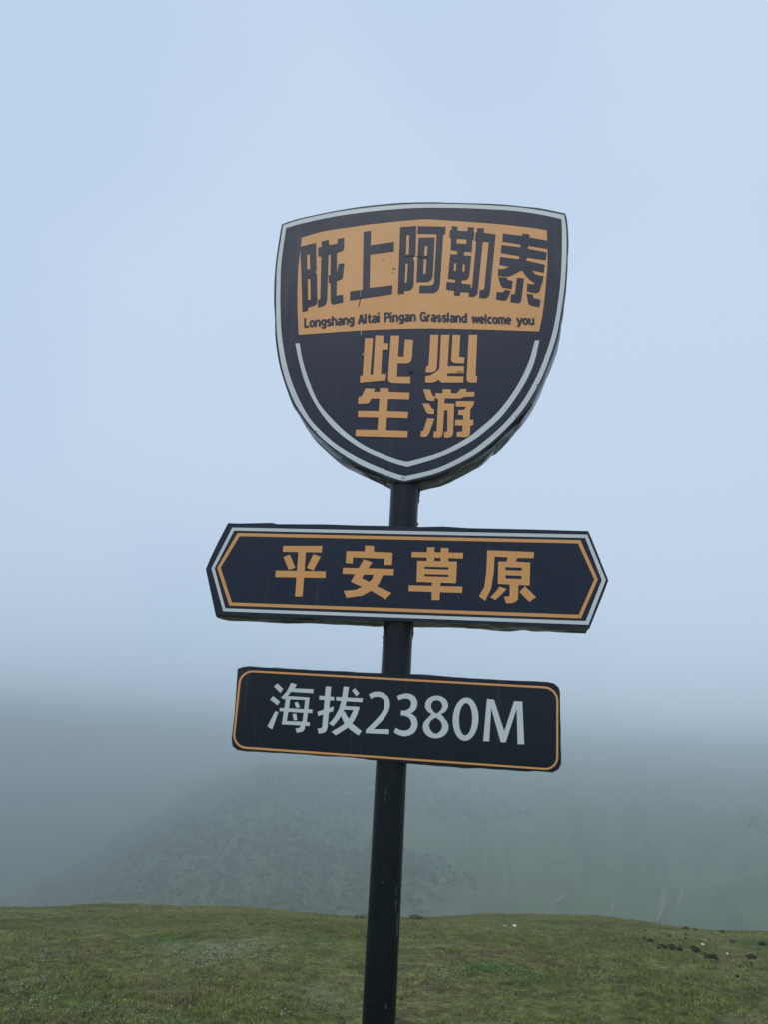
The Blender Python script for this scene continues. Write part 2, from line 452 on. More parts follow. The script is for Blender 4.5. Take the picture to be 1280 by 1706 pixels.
SO = loop(TOPo, RIo, LEo); SI = loop(TOPi, RIi, LEi)
cx0, cy0 = 700, 560
def grow(pts, k):
    out = []
    m_ = len(pts)
    for i, p in enumerate(pts):
        a = pts[i - 1]; b = pts[(i + 1) % m_]; tx, ty = b[0] - a[0], b[1] - a[1]; l = math.hypot(tx, ty) or 1
        out.append((p[0] + ty / l * k, p[1] - tx / l * k))
    return out
rs = random.Random(9)
edge_px = grow(SO, 3.0)
edge_px = [(x + float(vnoise(np.array(i * .35), np.array(2.2))) * 1.8, y + float(vnoise(np.array(i * .35), np.array(9.2))) * 1.6) for i, (x, y) in enumerate(edge_px)]
shield = board('shield_board', edge_px, M_NAVY, M_EDGEG, root, 'large dark navy shield board with gold panel at the top of the pole', seed=2, wrap=0.009)
sheet('white_border', [SO], [SI], M_WHITE, shield, 0.0012)
Uo = smoothpts([(491.8, 572.3), (497.6, 601), (507.4, 635.5), (522.2, 668.3), (541.9, 697.8), (564.8, 721.6), (597.7, 745.4), (627.2, 760.2), (660, 772.8), (679.7, 777.9)]) + \
     smoothpts([(679.7, 777.9), (732.5, 762), (780, 739.5), (809.3, 718.8), (835.7, 694.8), (856.2, 668.4), (876.7, 636.2), (891.4, 602.5), (899.4, 567.6)])[1:]
Ui = smoothpts([(892.1, 567.6), (882.6, 601), (868, 633.3), (849.3, 663), (826.9, 690.4), (802, 712.5), (776, 732), (732.5, 754.3), (679.7, 769.5)]) + \
     smoothpts([(679.7, 769.5), (660, 765), (614, 746.4), (583, 726), (555.8, 701), (531, 671.6), (515.6, 637), (504.1, 601), (498.9, 572.3)])[1:]
sheet('white_arc', [Uo + Ui], [], M_WHITE, shield, 0.0012)
GT = smoothpts([(502.6, 396.4), (529.8, 388.2), (553.8, 383.3), (583, 379.3), (608.7, 375.3), (651, 370.6), (690, 367), (711, 365.8), (753, 368.2), (816.6, 372.7), (858.8, 376.8), (890.4, 380.6), (912, 384.3)])
GR = smoothpts([(912, 384.3), (913, 435.6), (910.8, 468.4), (907.5, 503), (903.7, 530), (898.8, 552.7)])
GB = smoothpts([(898.8, 552.7), (840, 550.6), (795.5, 549.3), (745, 548), (700, 547.8), (651, 548.9), (587.7, 552), (497.4, 558.4)])
GL = smoothpts([(497.4, 558.4), (495.6, 520), (495.3, 488.8), (497, 446.6), (499.7, 421), (502.6, 396.4)])
field = sheet('gold_panel', [GT[:-1] + GR[:-1] + GB[:-1] + GL[:-1]], [], M_GOLD, shield, 0.0012)

A = (490, 380, 7.529); B = (655, 370, 7.111); C = (820, 370, 9.143); Dd = (580, 540, 5.3333)
E_ = (330, 860, 3.657); F_ = (670, 860, 3.5556); G_ = (380, 1100, 4.5714); H_ = (650, 1100, 4.2667)
def glyph(cr, pos, neg, mat, parent, lift=0.0024, extra=None):
    q = [crop(*cr, p) for p in pos]; h = [crop(*cr, p) for p in neg]
    o = sheet('character', q, h, mat, parent, lift)
    for e_ in extra or []: sheet('stroke', [crop(*cr, e_)], [], mat, o, lift)
    return o
glyph(A, [[(80, 238), (275, 188), (280, 520), (268, 552), (285, 590), (290, 930), (282, 955), (255, 975), (172, 1000), (170, 1040), (103, 1056), (90, 600), (78, 330)],
          [(300, 250), (342, 240), (345, 172), (432, 150), (436, 217), (520, 203), (543, 195), (545, 142), (628, 125), (626, 250), (616, 278), (595, 294), (535, 312), (535, 570), (558, 455), (630, 445),
           (612, 610), (602, 638), (580, 652), (535, 665), (530, 850), (615, 840), (615, 935), (490, 962), (465, 950), (457, 925), (455, 690), (432, 690), (430, 597), (455, 590), (458, 332), (430, 338), (422, 600),
           (415, 880), (405, 940), (385, 970), (355, 986), (298, 1000), (298, 905), (318, 902), (327, 885), (340, 360), (302, 358)]],
      [[(160, 335), (195, 330), (200, 515), (165, 525)], [(168, 642), (203, 638), (206, 900), (172, 905)]], M_NAVY, shield)
glyph(A, [[(872, 50), (965, 38), (960, 220), (1258, 178), (1255, 295), (955, 335), (948, 755), (1238, 722), (1232, 832), (700, 912), (702, 800), (860, 778)]], [], M_NAVY, shield)
glyph(B, [[(88, 65), (278, 50), (272, 370), (262, 400), (240, 430), (258, 470), (248, 745), (240, 775), (222, 800), (185, 815), (135, 820), (132, 855), (60, 856)],
          [(298, 52), (628, 60), (622, 150), (600, 150), (560, 740), (550, 785), (525, 825), (478, 845), (315, 845), (318, 755), (440, 755), (475, 748), (488, 725), (522, 145), (293, 142)],
          [(305, 190), (498, 185), (475, 635), (465, 675), (440, 703), (400, 715), (280, 715)]],
      [[(165, 155), (197, 155), (190, 388), (158, 390)], [(152, 495), (180, 495), (168, 700), (158, 725), (142, 722)], [(380, 285), (412, 285), (407, 402), (373, 402)], [(370, 435), (402, 445), (390, 615), (360, 618)]], M_NAVY, shield)
glyph(B, [[(700, 52), (770, 57), (768, 105), (888, 112), (892, 65), (962, 68), (960, 120), (968, 122), (960, 215), (945, 218), (938, 358), (848, 352), (843, 398), (932, 405), (912, 620), (903, 655), (885, 683), (855, 693), (822, 690),
           (815, 730), (925, 745), (922, 838), (802, 830), (798, 878), (727, 872), (728, 815), (635, 805), (638, 712), (740, 722), (742, 685), (655, 675), (682, 385), (765, 388), (768, 345), (688, 335), (692, 190), (675, 188), (680, 98), (698, 98)],
          [(1003, 75), (1080, 78), (1078, 130), (1220, 150), (1155, 830), (1145, 870), (1122, 898), (1090, 907), (1025, 900), (1030, 808), (1065, 808), (1085, 795), (1140, 240), (1068, 235), (1010, 820), (1000, 858), (975, 883), (945, 890), (903, 885), (905, 780), (940, 783), (992, 228), (973, 225), (985, 125), (1000, 125)]],
      [[(760, 200), (877, 208), (872, 265), (757, 255)], [(730, 488), (755, 490), (748, 583), (723, 580)], [(833, 502), (858, 503), (850, 590), (825, 588)]], M_NAVY, shield)
glyph(C, [[(172, 180), (465, 215), (468, 178), (578, 195), (575, 238), (850, 290), (850, 412), (558, 365), (550, 410), (838, 465), (825, 585), (535, 545), (528, 590), (810, 655), (795, 775), (620, 740), (640, 775), (670, 805), (790, 830),
           (770, 945), (755, 950), (740, 1030), (722, 1065), (690, 1086), (660, 1088), (538, 1060), (545, 940), (625, 955), (650, 948), (655, 930), (590, 890), (520, 820), (460, 735), (360, 790), (290, 825), (220, 838), (95, 822), (102, 715), (180, 720), (280, 685),
           (118, 655), (130, 535), (418, 570), (422, 522), (140, 475), (150, 355), (438, 390), (442, 345), (162, 300)],
          [(102, 840), (230, 855), (245, 885), (322, 905), (305, 1022), (180, 1005), (152, 988), (135, 955), (115, 900)],
          [(200, 1038), (290, 1050), (250, 1150), (232, 1182), (205, 1200), (180, 1200), (65, 1180), (75, 1068), (150, 1075), (180, 1068)],
          [(385, 850), (492, 865), (455, 1180), (445, 1215), (425, 1236), (395, 1240), (285, 1222), (295, 1103), (335, 1105), (355, 1095)],
          [(532, 1095), (630, 1110), (638, 1160), (745, 1190), (728, 1302), (600, 1275), (570, 1258), (553, 1225)]], [], M_NAVY, shield)
# four gold characters below the panel
glyph(Dd, [[(150, 128), (222, 128), (197, 452), (222, 452), (243, 103), (318, 106), (312, 172), (360, 175), (357, 230), (305, 230), (293, 445), (342, 447), (335, 503), (107, 524), (107, 462), (130, 462)],
           [(383, 105), (458, 105), (447, 293), (497, 293), (508, 140), (580, 143), (572, 300), (562, 332), (545, 347), (520, 352), (442, 352), (437, 470), (557, 470), (555, 530), (400, 527), (375, 520), (360, 505), (357, 480)]], [], M_GOLD, shield)
glyph(Dd, [[(735, 98), (807, 98), (792, 385), (784, 412), (764, 427), (735, 432), (693, 432), (697, 378), (712, 375), (720, 360)],
           [(830, 98), (905, 98), (888, 375), (1033, 375), (1032, 438), (885, 440), (885, 465), (1030, 468), (1027, 522), (830, 522), (808, 495), (780, 515), (750, 522), (688, 522), (690, 465), (730, 460), (780, 430), (815, 400)],
           [(933, 98), (1002, 100), (990, 293), (1040, 300), (1032, 352), (955, 350), (930, 340), (920, 320)],
           [(1077, 98), (1152, 98), (1137, 463), (1153, 465), (1148, 522), (1085, 522), (1065, 512), (1057, 490)]], [], M_GOLD, shield)
glyph(Dd, [[(155, 573), (240, 577), (228, 605), (283, 605), (285, 570), (362, 572), (361, 605), (550, 612), (545, 672), (357, 668), (350, 775), (537, 782), (532, 838), (347, 832), (340, 945), (533, 953), (530, 1010), (65, 998), (70, 940),
            (260, 943), (270, 832), (87, 828), (90, 773), (272, 775), (280, 665), (208, 665), (190, 695), (175, 706), (150, 710), (88, 710), (93, 650), (120, 645)]], [], M_GOLD, shield)
glyph(Dd, [[(670, 582), (732, 582), (755, 640), (773, 645), (770, 687), (720, 682), (700, 670)], [(662, 707), (722, 708), (748, 752), (768, 760), (765, 803), (715, 800), (700, 785)],
           [(707, 838), (770, 842), (725, 970), (705, 1000), (680, 1005), (648, 1003), (650, 955), (672, 950)],
           [(845, 580), (918, 583), (917, 615), (970, 618), (1005, 578), (1060, 580), (1050, 605), (1128, 605), (1125, 648), (1040, 648), (1000, 665), (862, 662), (860, 707), (947, 710), (937, 970), (930, 995), (912, 1008), (890, 1012), (857, 1010), (858, 960), (885, 957),
            (887, 768), (857, 768), (845, 975), (837, 998), (818, 1010), (790, 1012), (762, 1008), (765, 957), (790, 955), (805, 668), (778, 662), (780, 615), (843, 618)],
           [(962, 687), (1125, 687), (1120, 720), (1090, 765), (1088, 850), (1118, 852), (1115, 902), (1090, 905), (1087, 975), (1078, 997), (1055, 1006), (1035, 1007), (967, 1003), (970, 960), (1020, 957), (1022, 905), (953, 902), (957, 852), (1025, 852), (1028, 812),
            (980, 808), (985, 765), (1035, 765), (1050, 738), (962, 735)]], [], M_GOLD, shield)

# english line, word by word on its shallow arc
def arc(cx, cy, rx, ry, a0, a1, n=12):
    return [(cx + rx * math.cos(R_(a0 + (a1 - a0) * k / n)), cy + ry * math.sin(R_(a0 + (a1 - a0) * k / n))) for k in range(n + 1)]
# bold gothic letters as pen strokes, x-height 10, cap height 13.6; (strokes, advance)
LET = {
 'L': ([[(1, 13.6), (1, 0)], [(1, .9), (6.4, .9)]], 7.4),
 'A': ([[(.4, 0), (3.7, 13.4)], [(3.7, 13.4), (7.0, 0)], [(1.6, 3.9), (5.8, 3.9)]], 8.2),
 'P': ([[(1, 0), (1, 13.6)], [(1, 12.7), (4, 12.7)] + arc(4, 9.7, 2.6, 3, 90, -90)[1:] + [(1, 6.7)]], 8.0),
 'G': ([arc(4.2, 6.8, 3.4, 6, 40, 300, 18), [(4.6, 6.4), (7.4, 6.4), (7.4, .4)], [(5.4, 1.4), (7.2, 2.8)]], 9.2),
 'o': ([arc(3.6, 4.9, 2.7, 4.1, 0, 360, 20)], 8.0),
 'c': ([arc(3.6, 4.9, 2.7, 4.1, 42, 318, 16)], 7.2),
 'e': ([[(1, 5.1), (6.2, 5.1)], arc(3.6, 4.9, 2.7, 4.1, 3, 318, 18)], 8.0),
 'a': ([[(6.1, 0), (6.1, 6.6)], arc(3.6, 6.6, 2.5, 2.6, 0, 150, 10), arc(3.3, 2.9, 2.4, 2.2, 0, 360, 14)], 7.9),
 'd': ([[(6.2, 0), (6.2, 13.6)], arc(3.7, 4.9, 2.6, 4.1, 0, 360, 20)], 8.2),
 'g': ([[(6.2, 9.8), (6.2, .2)], arc(3.7, 5.6, 2.6, 3.4, 0, 360, 18), arc(3.6, .2, 2.6, 2.3, 0, -150, 10)], 8.1),
 'n': ([[(1, 0), (1, 9.8)], arc(3.6, 6.4, 2.6, 2.7, 150, 0, 10) + [(6.2, 0)]], 8.2),
 'h': ([[(1, 0), (1, 13.6)], arc(3.6, 6.4, 2.6, 2.7, 150, 0, 10) + [(6.2, 0)]], 8.2),
 'm': ([[(1, 0), (1, 9.8)], arc(3.1, 6.8, 2.1, 2.3, 150, 0, 8) + [(5.2, 0)], arc(7.3, 6.8, 2.1, 2.3, 160, 0, 8) + [(9.4, 0)]], 11.2),
 'r': ([[(1, 0), (1, 9.8)], arc(4.0, 5.9, 3.0, 3.1, 165, 85, 8)], 5.6),
 's': ([arc(3.4, 7.0, 2.3, 2.0, 35, 260, 10) + arc(3.4, 2.9, 2.4, 2.1, 80, -145, 10)], 7.2),
 'l': ([[(1, 0), (1, 13.6)]], 3.6), 'i': ([[(1, 0), (1, 9.6)], [(1, 11.7), (1, 13.9)]], 3.6),
 't': ([[(2.2, 12.6), (2.2, 2.6), (3.0, 1.0), (4.6, .9)], [(.3, 9.0), (4.6, 9.0)]], 5.3),
 'w': ([[(.4, 9.8), (2.4, .4)], [(2.4, .4), (4.8, 9.4)], [(4.8, 9.4), (7.2, .4)], [(7.2, .4), (9.2, 9.8)]], 10.2),
 'y': ([[(.5, 9.8), (3.6, .8)], [(6.7, 9.8), (3.4, -1.4), (2.2, -2.3), (.8, -2.3)]], 7.9),
 'u': ([[(1, 9.8), (1, 3.6)] + arc(3.6, 3.6, 2.6, 2.7, 180, 330, 10), [(6.2, 9.8), (6.2, 0)]], 8.2)}
def pen(pts, w):
    """quads along a pen stroke, with small squares of pen at the bends"""
    out = []
    for a, b in zip(pts[:-1], pts[1:]):
        dx, dy = b[0] - a[0], b[1] - a[1]; l = math.hypot(dx, dy)
        if l < 1e-6: continue
        ex, ey = dx / l * .12, dy / l * .12; nx, ny = -dy / l * w / 2, dx / l * w / 2
        out.append([(a[0] - ex + nx, a[1] - ey + ny), (a[0] - ex - nx, a[1] - ey - ny), (b[0] + ex - nx, b[1] + ey - ny), (b[0] + ex + nx, b[1] + ey + ny)])
    return out
def word(txt, x0, x1, yb0, yb1, cap):
    total = sum(LET[c][1] for c in txt) - 1.2; u = 0.0; gx = (x1 - x0) / total; gy = cap / 13.6
    root_l = None
    for c in txt:
        polys = []
        for st in LET[c][0]:
            for q in pen(st, 3.0):
                polys.append([(x0 + (u + x) * gx, yb0 + (yb1 - yb0) * (u + x) / total - y * gy) for x, y in q])
        sheet('letter', polys, [], M_NAVY, shield, 0.0024)
        u += LET[c][1]
for a in [('Longshang', 507, 589.5, 546.2, 540.4, 15.6), ('Altai', 597, 632.5, 540.3, 537.1, 15.6), ('Pingan', 641, 693, 537.2, 535.4, 15.6),
          ('Grassland', 701, 778.5, 535.6, 538.0, 15.6), ('welcome', 787.5, 852, 538.6, 540.6, 15.2), ('you', 862, 890.5, 541, 541.8, 15.2)]: word(*a)

# scratches, tears and dirt on the shield print
n = N('tear_dark'); n.set(Base_Color=(0.012, 0.012, 0.014), Roughness=0.8); M_TEAR = n.m
n = N('tear_pale'); n.set(Base_Color=(0.55, 0.52, 0.46), Roughness=0.8); M_TEARP = n.m
def strip(pts, w):
    l = [(p[0] - w / 2, p[1]) if abs(pts[-1][1] - pts[0][1]) > abs(pts[-1][0] - pts[0][0]) else (p[0], p[1] - w / 2) for p in pts]
    r = [(2 * p[0] - q[0], 2 * p[1] - q[1]) for p, q in zip(pts, l)]
    return l + r[::-1]
def blob(x, y, rx, ry, seed):
    r = random.Random(seed); return [(x + rx * math.cos(k * .628) * r.uniform(.5, 1.2), y + ry * math.sin(k * .628) * r.uniform(.5, 1.2)) for k in range(10)]
cuts = [strip([(674, 429), (684, 427.5), (690, 426.8), (697, 427.5), (704, 428)], .8), blob(701.5, 430, 3.6, 1.9, 1), blob(709.5, 429, 3, 1.2, 2), strip([(600, 496), (599.8, 502), (598, 509), (597.3, 512)], 1.1),
        blob(656.5, 448.6, 1.6, 1.1, 3), strip([(656, 448.5), (662, 449)], .5), blob(655, 455, .7, 1.6, 4), blob(639, 433, 1.1, .6, 5), blob(685.5, 620, 4.5, 2.2, 6), strip([(682, 620), (698, 621)], .5),
        blob(767, 620, 2.6, 1.0, 7), strip([(760, 620.4), (772, 619.6)], .6), blob(670.5, 797, 1.7, 1.2, 8), blob(673.8, 796.5, 1.3, 2.4, 9), blob(647.5, 791, .8, .8, 10), blob(895.5, 641.5, 1.6, 1, 11),
        blob(473, 616, .8, .8, 12), blob(490, 662.5, .8, .8, 13), blob(526.5, 719, 1.2, 1, 14), blob(860, 694, 1.2, .8, 15), strip([(603.5, 575), (604, 582), (603.8, 590)], .7)]
for c_ in cuts: sheet('scuff', [c_], [], M_TEAR, shield, 0.0034)
for c_ in [strip([(599.6, 545), (601.3, 552), (601.8, 559)], .9), blob(604.4, 590.5, .8, 3, 3), strip([(600, 484), (600.2, 495)], .5)]: sheet('tear', [c_], [], M_TEARP, shield, 0.0034)
# crumpled wrap folded at the lower right and lower left edge of the shield
def fold(px_pts, mat, name, parent, w=4, seed=0, yoff=0.02):
    r = random.Random(seed); V, F = [], []
    for k, (x, y) in enumerate(px_pts):
        for q in range(4):
            a, b = P(x, y); yy = -HALF + yoff + 0.022 * q
            V.append((a + r.uniform(-.003, .003), yy, b + 0.002 - 0.004 * math.sin(q * 1.3 + k * .9) + r.uniform(-.003, .003)))
    for k in range(len(px_pts) - 1):
        for q in range(3): F.append((k * 4 + q, k * 4 + q + 1, (k + 1) * 4 + q + 1, (k + 1) * 4 + q))
    return meshobj(name, V, F, mat, parent)
fold([(890, 668), (878, 684), (868, 699), (858, 710), (848, 722), (836, 733), (828, 742), (822, 749)], M_EDGEG, 'loose_wrap', shield, seed=4)
fold([(566, 759), (580, 768), (594, 777), (610, 786), (626, 793), (642, 800)], M_EDGEG, 'loose_wrap', shield, seed=6)

# --- arrow-ended board
arrow = board('arrow_board', [(379.5, 871.5), (395.6, 872.2), (453, 871.2), (462, 873.3), (540, 873.6), (600, 875.6), (650, 876.3), (700, 878), (740, 877.3), (783, 880), (881, 882), (951, 884), (981, 884.8), (986.5, 897),
                              (1014.5, 966.8), (1006, 990), (983.5, 1046), (920, 1044), (800, 1039.5), (680, 1035), (560, 1031), (440, 1027.5), (358.6, 1024.2), (342.4, 948.5), (350, 930), (362, 905)],
              M_NAVY2, M_EDGE, root, 'wide dark navy board with pointed ends reading 平安草原 in gold', seed=5, wrap=0.008)
sheet('white_border', [[(386.6, 879.1), (979.4, 890.9), (1010.3, 966.3), (981.3, 1041), (371.6, 1018.6), (351.9, 947)]], [[(389.8, 884.2), (975.7, 896.4), (1003.6, 966.3), (976.6, 1034.8), (375.1, 1013.6), (357.3, 947)]], M_WHITE, arrow, 0.0012)
sheet('gold_border', [[(395.6, 888.2), (968, 900.2), (997, 965.5), (968.7, 1030.4), (382, 1009), (361.4, 946)]], [[(398.9, 893.6), (963.9, 905.6), (991, 965.5), (965.3, 1024.4), (386.0, 1003.9), (367.3, 946)]], M_GOLD, arrow, 0.0012)
GA = dict(mat=M_GOLD, parent=arrow, lift=0.0012)
glyph(E_, [[(518, 182), (757, 182), (753, 222), (515, 218)], [(612, 200), (658, 200), (636, 490), (590, 490)], [(472, 332), (778, 337), (776, 377), (470, 372)], [(520, 250), (558, 234), (592, 315), (552, 328)], [(702, 232), (747, 248), (702, 332), (662, 315)]], [], **GA)
glyph(E_, [[(1017, 180), (1072, 182), (1072, 218), (1187, 224), (1183, 298), (1132, 298), (1136, 260), (944, 252), (942, 290), (900, 286), (904, 214), (1016, 216)], [(883, 315), (1195, 323), (1193, 362), (880, 352)],
           [(1010, 264), (1062, 282), (998, 378), (1045, 402), (1100, 432), (1181, 468), (1143, 508), (1055, 455), (985, 425), (930, 400)],
           [(1075, 345), (1132, 348), (1105, 410), (1065, 450), (1000, 485), (905, 498), (887, 455), (960, 450), (1030, 415), (1060, 385)]], [], **GA)
glyph(F_, [[(60, 213), (365, 218), (362, 252), (57, 244)], [(150, 185), (195, 185), (192, 272), (148, 272)], [(232, 188), (278, 190), (276, 272), (230, 272)], [(92, 265), (328, 270), (322, 398), (88, 390)], [(180, 380), (230, 383), (224, 498), (177, 497)], [(42, 410), (360, 418), (358, 455), (40, 445)]],
      [[(135, 300), (278, 304), (277, 318), (135, 313)], [(134, 344), (277, 348), (276, 361), (134, 357)]], **GA)
glyph(F_, [[(507, 203), (784, 213), (782, 250), (685, 248), (675, 270), (762, 276), (758, 412), (692, 408), (690, 490), (678, 507), (655, 515), (620, 517), (606, 477), (630, 477), (640, 470), (640, 405), (570, 402), (573, 270), (622, 270), (630, 245), (551, 240), (545, 340), (530, 430), (495, 502), (458, 475), (490, 420), (502, 330)],
           [(580, 417), (622, 432), (590, 465), (555, 498), (526, 480), (560, 445)], [(730, 415), (797, 480), (757, 508), (698, 450)]],
      [[(615, 303), (712, 306), (711, 324), (615, 321)], [(615, 351), (711, 354), (711, 373), (615, 370)]], **GA)

# --- altitude plaque
plaque = board('altitude_plaque', [(395.5, 1114.5), (402, 1112), (411, 1110.8), (511.3, 1116), (612, 1120.8), (690, 1123.5), (814, 1132), (912.5, 1136.2), (923.5, 1138.5), (931.5, 1145), (934, 1153), (934.5, 1200), (935.5, 1255), (935.2, 1272), (931, 1280), (922, 1284.5),
                                   (870, 1283), (767, 1277.5), (660, 1270), (566, 1260), (489.4, 1254.5), (424, 1250.5), (393, 1248), (387, 1243), (385.5, 1231.3), (390.4, 1187.5)],
               M_NIGHT, M_EDGE, root, 'lowest board, glossy black plaque with thin gold outline reading 海拔2380M', seed=8, wrap=0.007)
def rrect(c, rad, inset=0):
    out = []
    cxm = sum(p[0] for p in c) / 4; cym = sum(p[1] for p in c) / 4
    q = [(x + (inset if x < cxm else -inset), y + (inset if y < cym else -inset)) for x, y in c]; rad -= inset
    for i in range(4):
        a, b, d_ = q[i - 1], q[i], q[(i + 1) % 4]
        la = math.hypot(a[0] - b[0], a[1] - b[1]); ld = math.hypot(d_[0] - b[0], d_[1] - b[1])
        p = (b[0] + (a[0] - b[0]) / la * rad, b[1] + (a[1] - b[1]) / la * rad); r = (b[0] + (d_[0] - b[0]) / ld * rad, b[1] + (d_[1] - b[1]) / ld * rad)
        for k in range(9):
            t = k / 8; k0 = .55
            c1 = (p[0] + (b[0] - p[0]) * k0, p[1] + (b[1] - p[1]) * k0); c2 = (r[0] + (b[0] - r[0]) * k0, r[1] + (b[1] - r[1]) * k0)
            out.append(tuple((1 - t) ** 3 * p[j] + 3 * (1 - t) ** 2 * t * c1[j] + 3 * (1 - t) * t * t * c2[j] + t ** 3 * r[j] for j in (0, 1)))
    return out
cor = [(399, 1115.8), (931.2, 1144.8), (931, 1284.2), (386.3, 1246)]
sheet('gold_border', [rrect(cor, 23)], [rrect(cor, 23, 3.4)], M_GOLD, plaque, 0.0012)
WP = dict(mat=M_WHITE, parent=plaque, lift=0.0012)
glyph(G_, [[(375, 177), (420, 220), (397, 250), (348, 200)], [(343, 273), (395, 317), (375, 343), (319, 300)], [(358, 388), (382, 395), (335, 527), (298, 503)],
           [(480, 172), (522, 186), (508, 215), (650, 220), (647, 252), (498, 243), (480, 240), (430, 300), (402, 285), (445, 240)],
           [(442, 272), (620, 284), (598, 470), (622, 472), (620, 502), (587, 498), (582, 525), (568, 543), (523, 553), (512, 520), (535, 517), (550, 508), (552, 496), (408, 488)], [(393, 363), (642, 375), (640, 403), (391, 388)]],
      [[(472, 298), (586, 302), (578, 372), (463, 366)], [(458, 393), (575, 400), (566, 468), (445, 463)]], extra=[[(505, 322), (530, 318), (548, 358), (517, 362)], [(490, 410), (518, 405), (527, 455), (500, 458)]], **WP)
glyph(G_, [[(743, 200), (785, 202), (757, 510), (750, 535), (735, 550), (690, 560), (680, 520), (705, 519), (716, 508)], [(695, 270), (808, 280), (806, 307), (693, 300)], [(680, 392), (805, 352), (800, 388), (685, 425)],
           [(822, 280), (1027, 290), (1022, 320), (824, 307)], [(880, 200), (921, 205), (908, 285), (895, 345), (872, 405), (840, 455), (800, 502), (768, 482), (810, 435), (845, 370), (865, 300)],
           [(872, 348), (1000, 355), (996, 380), (868, 376)], [(960, 360), (1000, 355), (985, 410), (960, 460), (915, 512), (820, 572), (787, 545), (875, 492), (925, 440), (950, 390)],
           [(852, 405), (885, 388), (915, 440), (950, 485), (1017, 540), (993, 573), (925, 525), (880, 470)], [(965, 213), (1000, 252), (977, 275), (943, 232)]], [], **WP)
glyph(G_, [[(1072, 262), (1090, 250), (1120, 240), (1155, 240), (1190, 252), (1218, 275), (1232, 305), (1235, 345), (1225, 385), (1200, 430), (1165, 470), (1108, 525), (1228, 525), (1227, 563), (1048, 555), (1050, 530), (1120, 460), (1165, 410), (1187, 370), (1193, 335), (1188, 305), (1172, 286), (1145, 278), (1115, 281), (1088, 294)]], [], **WP)
three = smoothpts([(52, 255), (90, 240), (130, 237), (170, 252), (193, 285), (195, 322), (180, 355), (150, 378)])[:-1] + smoothpts([(150, 378), (185, 405), (198, 447), (190, 490), (160, 525), (110, 540), (65, 532), (30, 512)]) + \
        smoothpts([(42, 480), (78, 497), (115, 499), (143, 483), (154, 450), (143, 417), (115, 397), (78, 391)]) + smoothpts([(80, 358), (112, 357), (140, 340), (152, 310), (145, 285), (120, 272), (90, 275), (62, 285)])
glyph(H_, [three], [], **WP)
glyph(H_, [circ(333, 320, 82, 68), circ(327, 475, 92, 80), [(280, 362), (384, 362), (366, 384), (392, 414), (266, 414), (297, 384)]], [smoothpts([(333, 283), (360, 293), (374, 322), (366, 350), (332, 378), (302, 352), (293, 322), (306, 293), (333, 283)])[:-1], smoothpts([(327, 407), (358, 430), (373, 463), (362, 500), (327, 523), (292, 500), (280, 463), (293, 430), (327, 407)])[:-1]], **WP)
glyph(H_, [circ(540, 419, 92, 154, 0.03)], [circ(540, 419, 47, 115, 0.03)], **WP)
glyph(H_, [[(692, 275), (742, 280), (815, 505), (885, 290), (943, 294), (957, 598), (910, 596), (903, 345), (825, 585), (790, 583), (722, 340), (708, 577), (665, 575)]], [], **WP)

# ------------------------------------------------------------------ hill details
def gn_scatter(name, pts, rots, scls, idx, protos, mat, label, cat):
    me = bpy.data.meshes.new(name); me.from_pydata(pts.tolist(), [], []); me.update()
    a = me.attributes.new('rot', 'FLOAT_VECTOR', 'POINT'); a.data.foreach_set('vector', rots.astype(np.float32).ravel())
    a = me.attributes.new('scl', 'FLOAT_VECTOR', 'POINT'); a.data.foreach_set('vector', scls.astype(np.float32).ravel())
    a = me.attributes.new('idx', 'INT', 'POINT'); a.data.foreach_set('value', idx.astype(np.int32))
    ob = link(bpy.data.objects.new(name, me))
    ng = bpy.data.node_groups.new(name + '_scatter', 'GeometryNodeTree')
    ng.interface.new_socket('Geometry', in_out='INPUT', socket_type='NodeSocketGeometry')
    ng.interface.new_socket('Geometry', in_out='OUTPUT', socket_type='NodeSocketGeometry')
    gi = ng.nodes.new('NodeGroupInput'); go = ng.nodes.new('NodeGroupOutput'); jn = ng.nodes.new('GeometryNodeJoinGeometry')
    def named(nm, typ):
        x = ng.nodes.new('GeometryNodeInputNamedAttribute'); x.data_type = typ; x.inputs['Name'].default_value = nm; return x.outputs['Attribute']
    ar, as_, ai = named('rot', 'FLOAT_VECTOR'), named('scl', 'FLOAT_VECTOR'), named('idx', 'INT')
    for k, pm in enumerate(protos):
        po = bpy.data.objects.new(name + '_source', pm)
        oi = ng.nodes.new('GeometryNodeObjectInfo'); oi.inputs['Object'].default_value = po
        cmp_ = ng.nodes.new('FunctionNodeCompare'); cmp_.data_type = 'INT'; cmp_.operation = 'EQUAL'
        ints = [s_ for s_ in cmp_.inputs if s_.type == 'INT']; ng.links.new(ai, ints[0]); ints[1].default_value = k
        ip = ng.nodes.new('GeometryNodeInstanceOnPoints')
        ng.links.new(gi.outputs[0], ip.inputs['Points']); ng.links.new(oi.outputs['Geometry'], ip.inputs['Instance'])
        ng.links.new(cmp_.outputs['Result'], ip.inputs['Selection'])
        e2r = ng.nodes.new('FunctionNodeEulerToRotation'); ng.links.new(ar, e2r.inputs[0]); ng.links.new(e2r.outputs[0], ip.inputs['Rotation'])
        ng.links.new(as_, ip.inputs['Scale']); ng.links.new(ip.outputs['Instances'], jn.inputs[0])
    ng.links.new(jn.outputs[0], go.inputs[0])
    md = ob.modifiers.new('scatter', 'NODES'); md.node_group = ng
    tag(ob, label, cat, kind='stuff'); return ob

